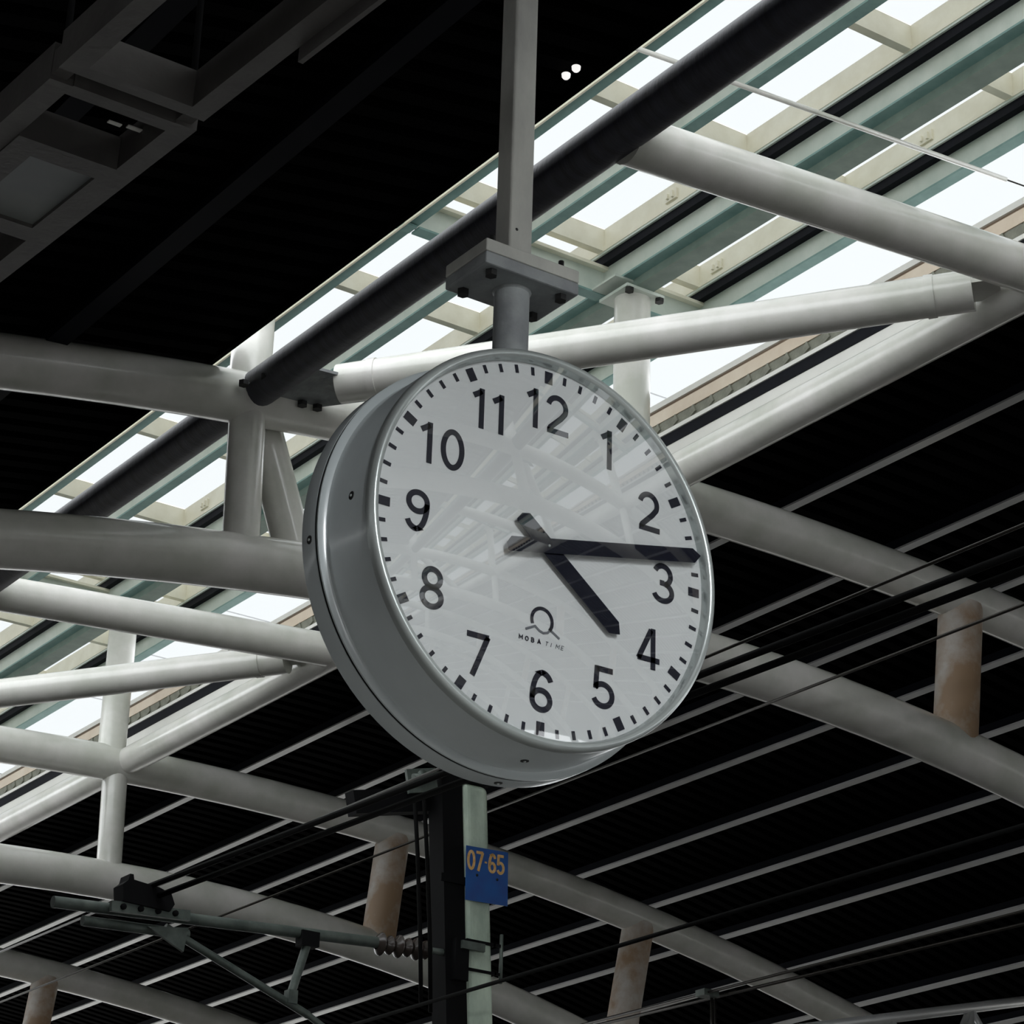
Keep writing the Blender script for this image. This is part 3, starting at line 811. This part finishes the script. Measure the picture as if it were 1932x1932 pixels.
for (x, z) in ((-wS*0.24, -hS*0.02), (wS*0.24, -hS*0.04)):
    obj('rivet', MB().lathe([(0.0001, 0.008), (0.010, 0.007), (0.012, 0.0)], so + SA*x + SZ*z + SN*0.006, SN, SA, 10).mesh('rivet'), M_BOLT, sg)

# cantilever bracket
ca = thing('cantilever_arm', U(8.2, YM, 3.7), 'weathered tubular cantilever reaching left from the mast with a ribbed insulator', 'cantilever')
yk = YM - 0.05
obj('top_tube', MB().tube(U(7.90, yk, 3.745), U(5.75, yk, 3.625), L(0.034), 16).mesh('top_tube', sharp=40), M_CANT, ca)
obj('lower_tube', MB().tube(U(6.62, yk+0.02, 3.585), U(5.95, yk+0.02, 3.555), L(0.030), 16).mesh('lower_tube', sharp=40), M_CANT, ca)
obj('strut_tube', MB().tube(U(6.46, yk, 3.60), U(7.44, yk, 3.235), L(0.024), 14).mesh('strut_tube', sharp=40), M_CANT, ca)
obj('strut_tube', MB().tube(U(7.44, yk, 3.235), U(7.75, yk, 3.08), L(0.020), 14).mesh('strut_tube', sharp=40), M_CANT, ca)
obj('link_tube', MB().tube(U(7.40, yk-0.01, 3.66), U(7.31, yk-0.01, 3.34), L(0.026), 14).mesh('link_tube', sharp=40), M_CANT, ca)
obj('link_clamp', MB().obox(U(7.40, yk-0.01, 3.68), (1,0,0), (0,1,0), (0,0,1), L(0.12), L(0.08), L(0.09)).mesh('link_clamp'), M_BLACK, ca)
obj('link_clamp', MB().obox(U(7.31, yk-0.01, 3.32), (1,0,0), (0,1,0), (0,0,1), L(0.06), L(0.06), L(0.08)).mesh('link_clamp'), M_CANT, ca)
# ribbed insulator
a = U(8.27, yk, 3.757); b = U(7.88, yk, 3.737); ax = (b-a).normalized(); ln = (b-a).length
prof = []
N = 6
for i in range(N):
    t0 = ln*i/N; t1 = ln*(i+1)/N
    prof += [(L(0.035), t0), (L(0.072 if i % 2 else 0.060), t0 + (t1-t0)*0.45), (L(0.066 if i % 2 else 0.055), t0 + (t1-t0)*0.62), (L(0.035), t1 - (t1-t0)*0.08)]
obj('insulator', MB().lathe(prof, a, ax, (0, 0, 1), 20).mesh('insulator', sharp=60), M_INSUL, ca)
obj('insulator_pin', MB().tube(U(8.43, yk, 3.765), a, L(0.022), 12).mesh('insulator_pin'), M_CANT, ca)
obj('hinge', MB().obox(U(8.46, yk-0.03, 3.72), (1,0,0), (0,1,0), (0,0,1), L(0.10), L(0.10), L(0.26)).mesh('hinge'), M_BLACK, ca)
obj('hinge_plate', MB().obox(U(8.53, yk-0.09, 3.81), (1,0,0), (0,1,0), (0,0,1), L(0.17), L(0.02), L(0.05)).mesh('hinge_plate'), M_CANT, ca)
# wire clamp head
hd = [U(6.20, yk-0.05, 3.66)]
mb = MB()
mb.prism([((x-6.1)*S, (z-3.6)*S) for x, z in ((6.13, 3.675), (6.118, 3.77), (6.15, 3.80), (6.158, 3.838), (6.18, 3.838), (6.186, 3.808), (6.26, 3.80), (6.35, 3.792), (6.43, 3.765), (6.455, 3.71), (6.43, 3.665), (6.30, 3.668))],
         U(6.1, yk-0.11, 3.6), (1, 0, 0), (0, 0, 1), (0, 1, 0), L(0.12))
obj('clamp_head', mb.mesh('clamp_head'), M_BLACK, ca)
mb = MB().obox(U(6.32, yk-0.075, 3.655), (0.998,0,0.055), (0,1,0), (-0.055,0,0.998), L(0.50), L(0.03), L(0.06))
obj('clamp_rail', mb.mesh('clamp_rail'), M_CANT, ca)
for k in range(4):
    obj('clamp_bolt', MB().lathe([(0.0001, 0.02), (L(0.018), 0.02), (L(0.018), 0)], U(6.14+0.11*k, yk-0.09, 3.645+0.006*k), (0, -1, 0), (1, 0, 0), 8).mesh('clamp_bolt'), M_BLACK, ca)
mb = MB().prism([(0, 0), (L(0.26), L(0.035)), (L(0.24), L(-0.11))], U(6.33, yk-0.04, 3.575), (1,0,0), (0,0,1), (0,1,0), L(0.02))
obj('gusset', mb.mesh('gusset'), M_CANT, ca)

# strain bracket high on the mast (just under the clock)
sb = thing('strain_bracket', U(8.2, YM-0.02, 4.7), 'dark strain bracket with pale end plate tucked under the clock rim', 'bracket')
obj('beam', MB().obox(U(8.06, YM+0.1, 4.70), (0.97,0,0.22), (0,1,0), (-0.22,0,0.97), L(0.66), L(0.10), L(0.15)).mesh('beam'), M_BLACK, sb)
obj('end_plate', MB().obox(U(8.17, YM-0.03, 4.83), (0.9,-0.1,0.2), (0.1,1,0), (-0.2,0,1), L(0.22), L(0.03), L(0.15)).mesh('end_plate'), M_CANT, sb)
obj('turnbuckle', MB().tube(U(8.07, YM-0.09, 4.82), U(8.28, YM-0.09, 4.88), L(0.022), 12).mesh('turnbuckle'), M_CANT, sb)
obj('eye_nut', MB().lathe([(0.0001, 0.02), (L(0.03), 0.015), (L(0.03), -0.015), (0.0001, -0.02)], U(8.13, YM-0.10, 4.845), (0, 1, 0), (1, 0, 0), 12).mesh('eye_nut'), M_CANT, sb)
# two hanging cables
for k, (x0, x1) in enumerate(((8.045, 8.155), (8.115, 8.225))):
    pts = [U(x0, YM-0.16, 4.66), U(x0+(x1-x0)*0.3, YM-0.17, 4.3), U(x0+(x1-x0)*0.7, YM-0.17, 3.8), U(x1, YM-0.16, 3.38 - 0.03*k)]
    o = obj('hanging_cable', MB().sweep(pts, L(0.0135), 8).mesh('hanging_cable'), M_CABLE)
    tag(o, ['left one of two black cables hanging straight down left of the mast', 'right one of two black cables hanging straight down left of the mast'][k], 'cable', 'hanging cables')

# ------------------------------------------------------------------ overhead wires
def wire(a, b, r, m_, label, ext=(0.0, 0.0), name='overhead_wire'):
    a = U(*a); b = U(*b); d = b-a
    a2 = a - d*ext[0]; b2 = b + d*ext[1]
    o = obj(name, MB().tube(a2, b2, L(r), 8).mesh(name), m_)
    tag(o, label, 'wire', 'overhead line wires')
    return o
wire((6.302, 13.0, 3.80), (6.613, 6.567, 3.80), 0.0175, M_CABLE, 'thick black upper feeder cable from the cantilever clamp past the clock bottom', (0, 0.6))
wire((6.345, 13.0, 3.745), (6.655, 6.567, 3.745), 0.0175, M_CABLE, 'thick black lower feeder cable beside its twin, from the cantilever clamp', (0, 0.6))
wire((6.45, 17, 3.9), (6.617, 6.259, 3.9), 0.0075, M_WIRE, 'thin wire emerging right of the clock at the four o clock mark', (0.0, 0.6))
wire((8.106, 19.087, 4.45), (8.555, 13.16, 4.66), 0.0085, M_WIRE, 'long thin wire at the lower left, running from the mast to the left picture edge', (0.6, 0.0))
wire((8.72, 13.12, 4.75), (7.95, 7.549, 4.30), 0.0085, M_WIRE, 'long thin wire under the clock, running from the mast to the right picture edge', (0.06, 0.5))
wire((7.93, 13.5, 3.3), (7.99, 9.3, 3.3), 0.0125, M_CABLE, 'black wire passing in front of the green mast near the bottom edge', (0.6, 0.9))
wire((10.90, 14.109, 4.0), (10.989, 10.577, 4.0), 0.0105, M_WIRE, 'upper of two parallel wires at the bottom right', (0.7, 0.5))
wire((11.004, 14.243, 4.0), (11.205, 10.791, 4.0), 0.0125, M_WIRE, 'lower of two parallel wires at the bottom right', (0.7, 0.5))
dr = thing('wire_dropper', U(10.93, 13.55, 4.0), 'small clamp with a dropper rod hanging from the wires at the bottom right', 'clamp')
obj('clamp', MB().obox(U(10.94, 13.55, 4.0), (1,0,0), (0,1,0), (0,0,1), L(0.13), L(0.10), L(0.045)).mesh('clamp'), M_CANT, dr)
obj('rod', MB().tube(U(10.98, 13.55, 4.0), U(10.98, 13.55, 3.5), L(0.011), 8).mesh('rod'), M_WIRE, dr)
obj('rod', MB().tube(U(11.01, 13.55, 4.0), U(11.01, 13.55, 3.5), L(0.008), 8).mesh('rod'), M_WIRE, dr)

# small lattice girder at the bottom right corner
lg = thing('lattice_girder', U(13.5, 14, 3.8), 'small grey lattice girder at the bottom right corner', 'girder')
xa, xb = 11.6, 17.0
def zt(x): return 3.97 + (x-12.02)*0.24
def gx(x0, x1, z0, z1, r=0.035): return MB().tube(U(x0, 14, z0), U(x1, 14, z1), L(r), 10)
obj('chord', gx(xa, xb, zt(xa), zt(xb), 0.04).mesh('chord'), M_RIB, lg)
obj('chord', gx(xa, xb, zt(xa)-0.62, zt(xb)-0.62, 0.04).mesh('chord'), M_RIB, lg)
x = xa + 0.2
k = 0
while x < xb - 0.9:
    obj('vertical', gx(x+0.42, x+0.42, zt(x+0.42), zt(x+0.42)-0.62, 0.03).mesh('vertical'), M_RIB, lg)
    obj('diagonal', gx(x+0.42, x, zt(x+0.42), zt(x)-0.62, 0.025).mesh('diagonal'), M_RIB, lg)
    obj('diagonal', gx(x+0.42, x+0.84, zt(x+0.42), zt(x+0.84)-0.62, 0.025).mesh('diagonal'), M_RIB, lg)
    x += 0.84
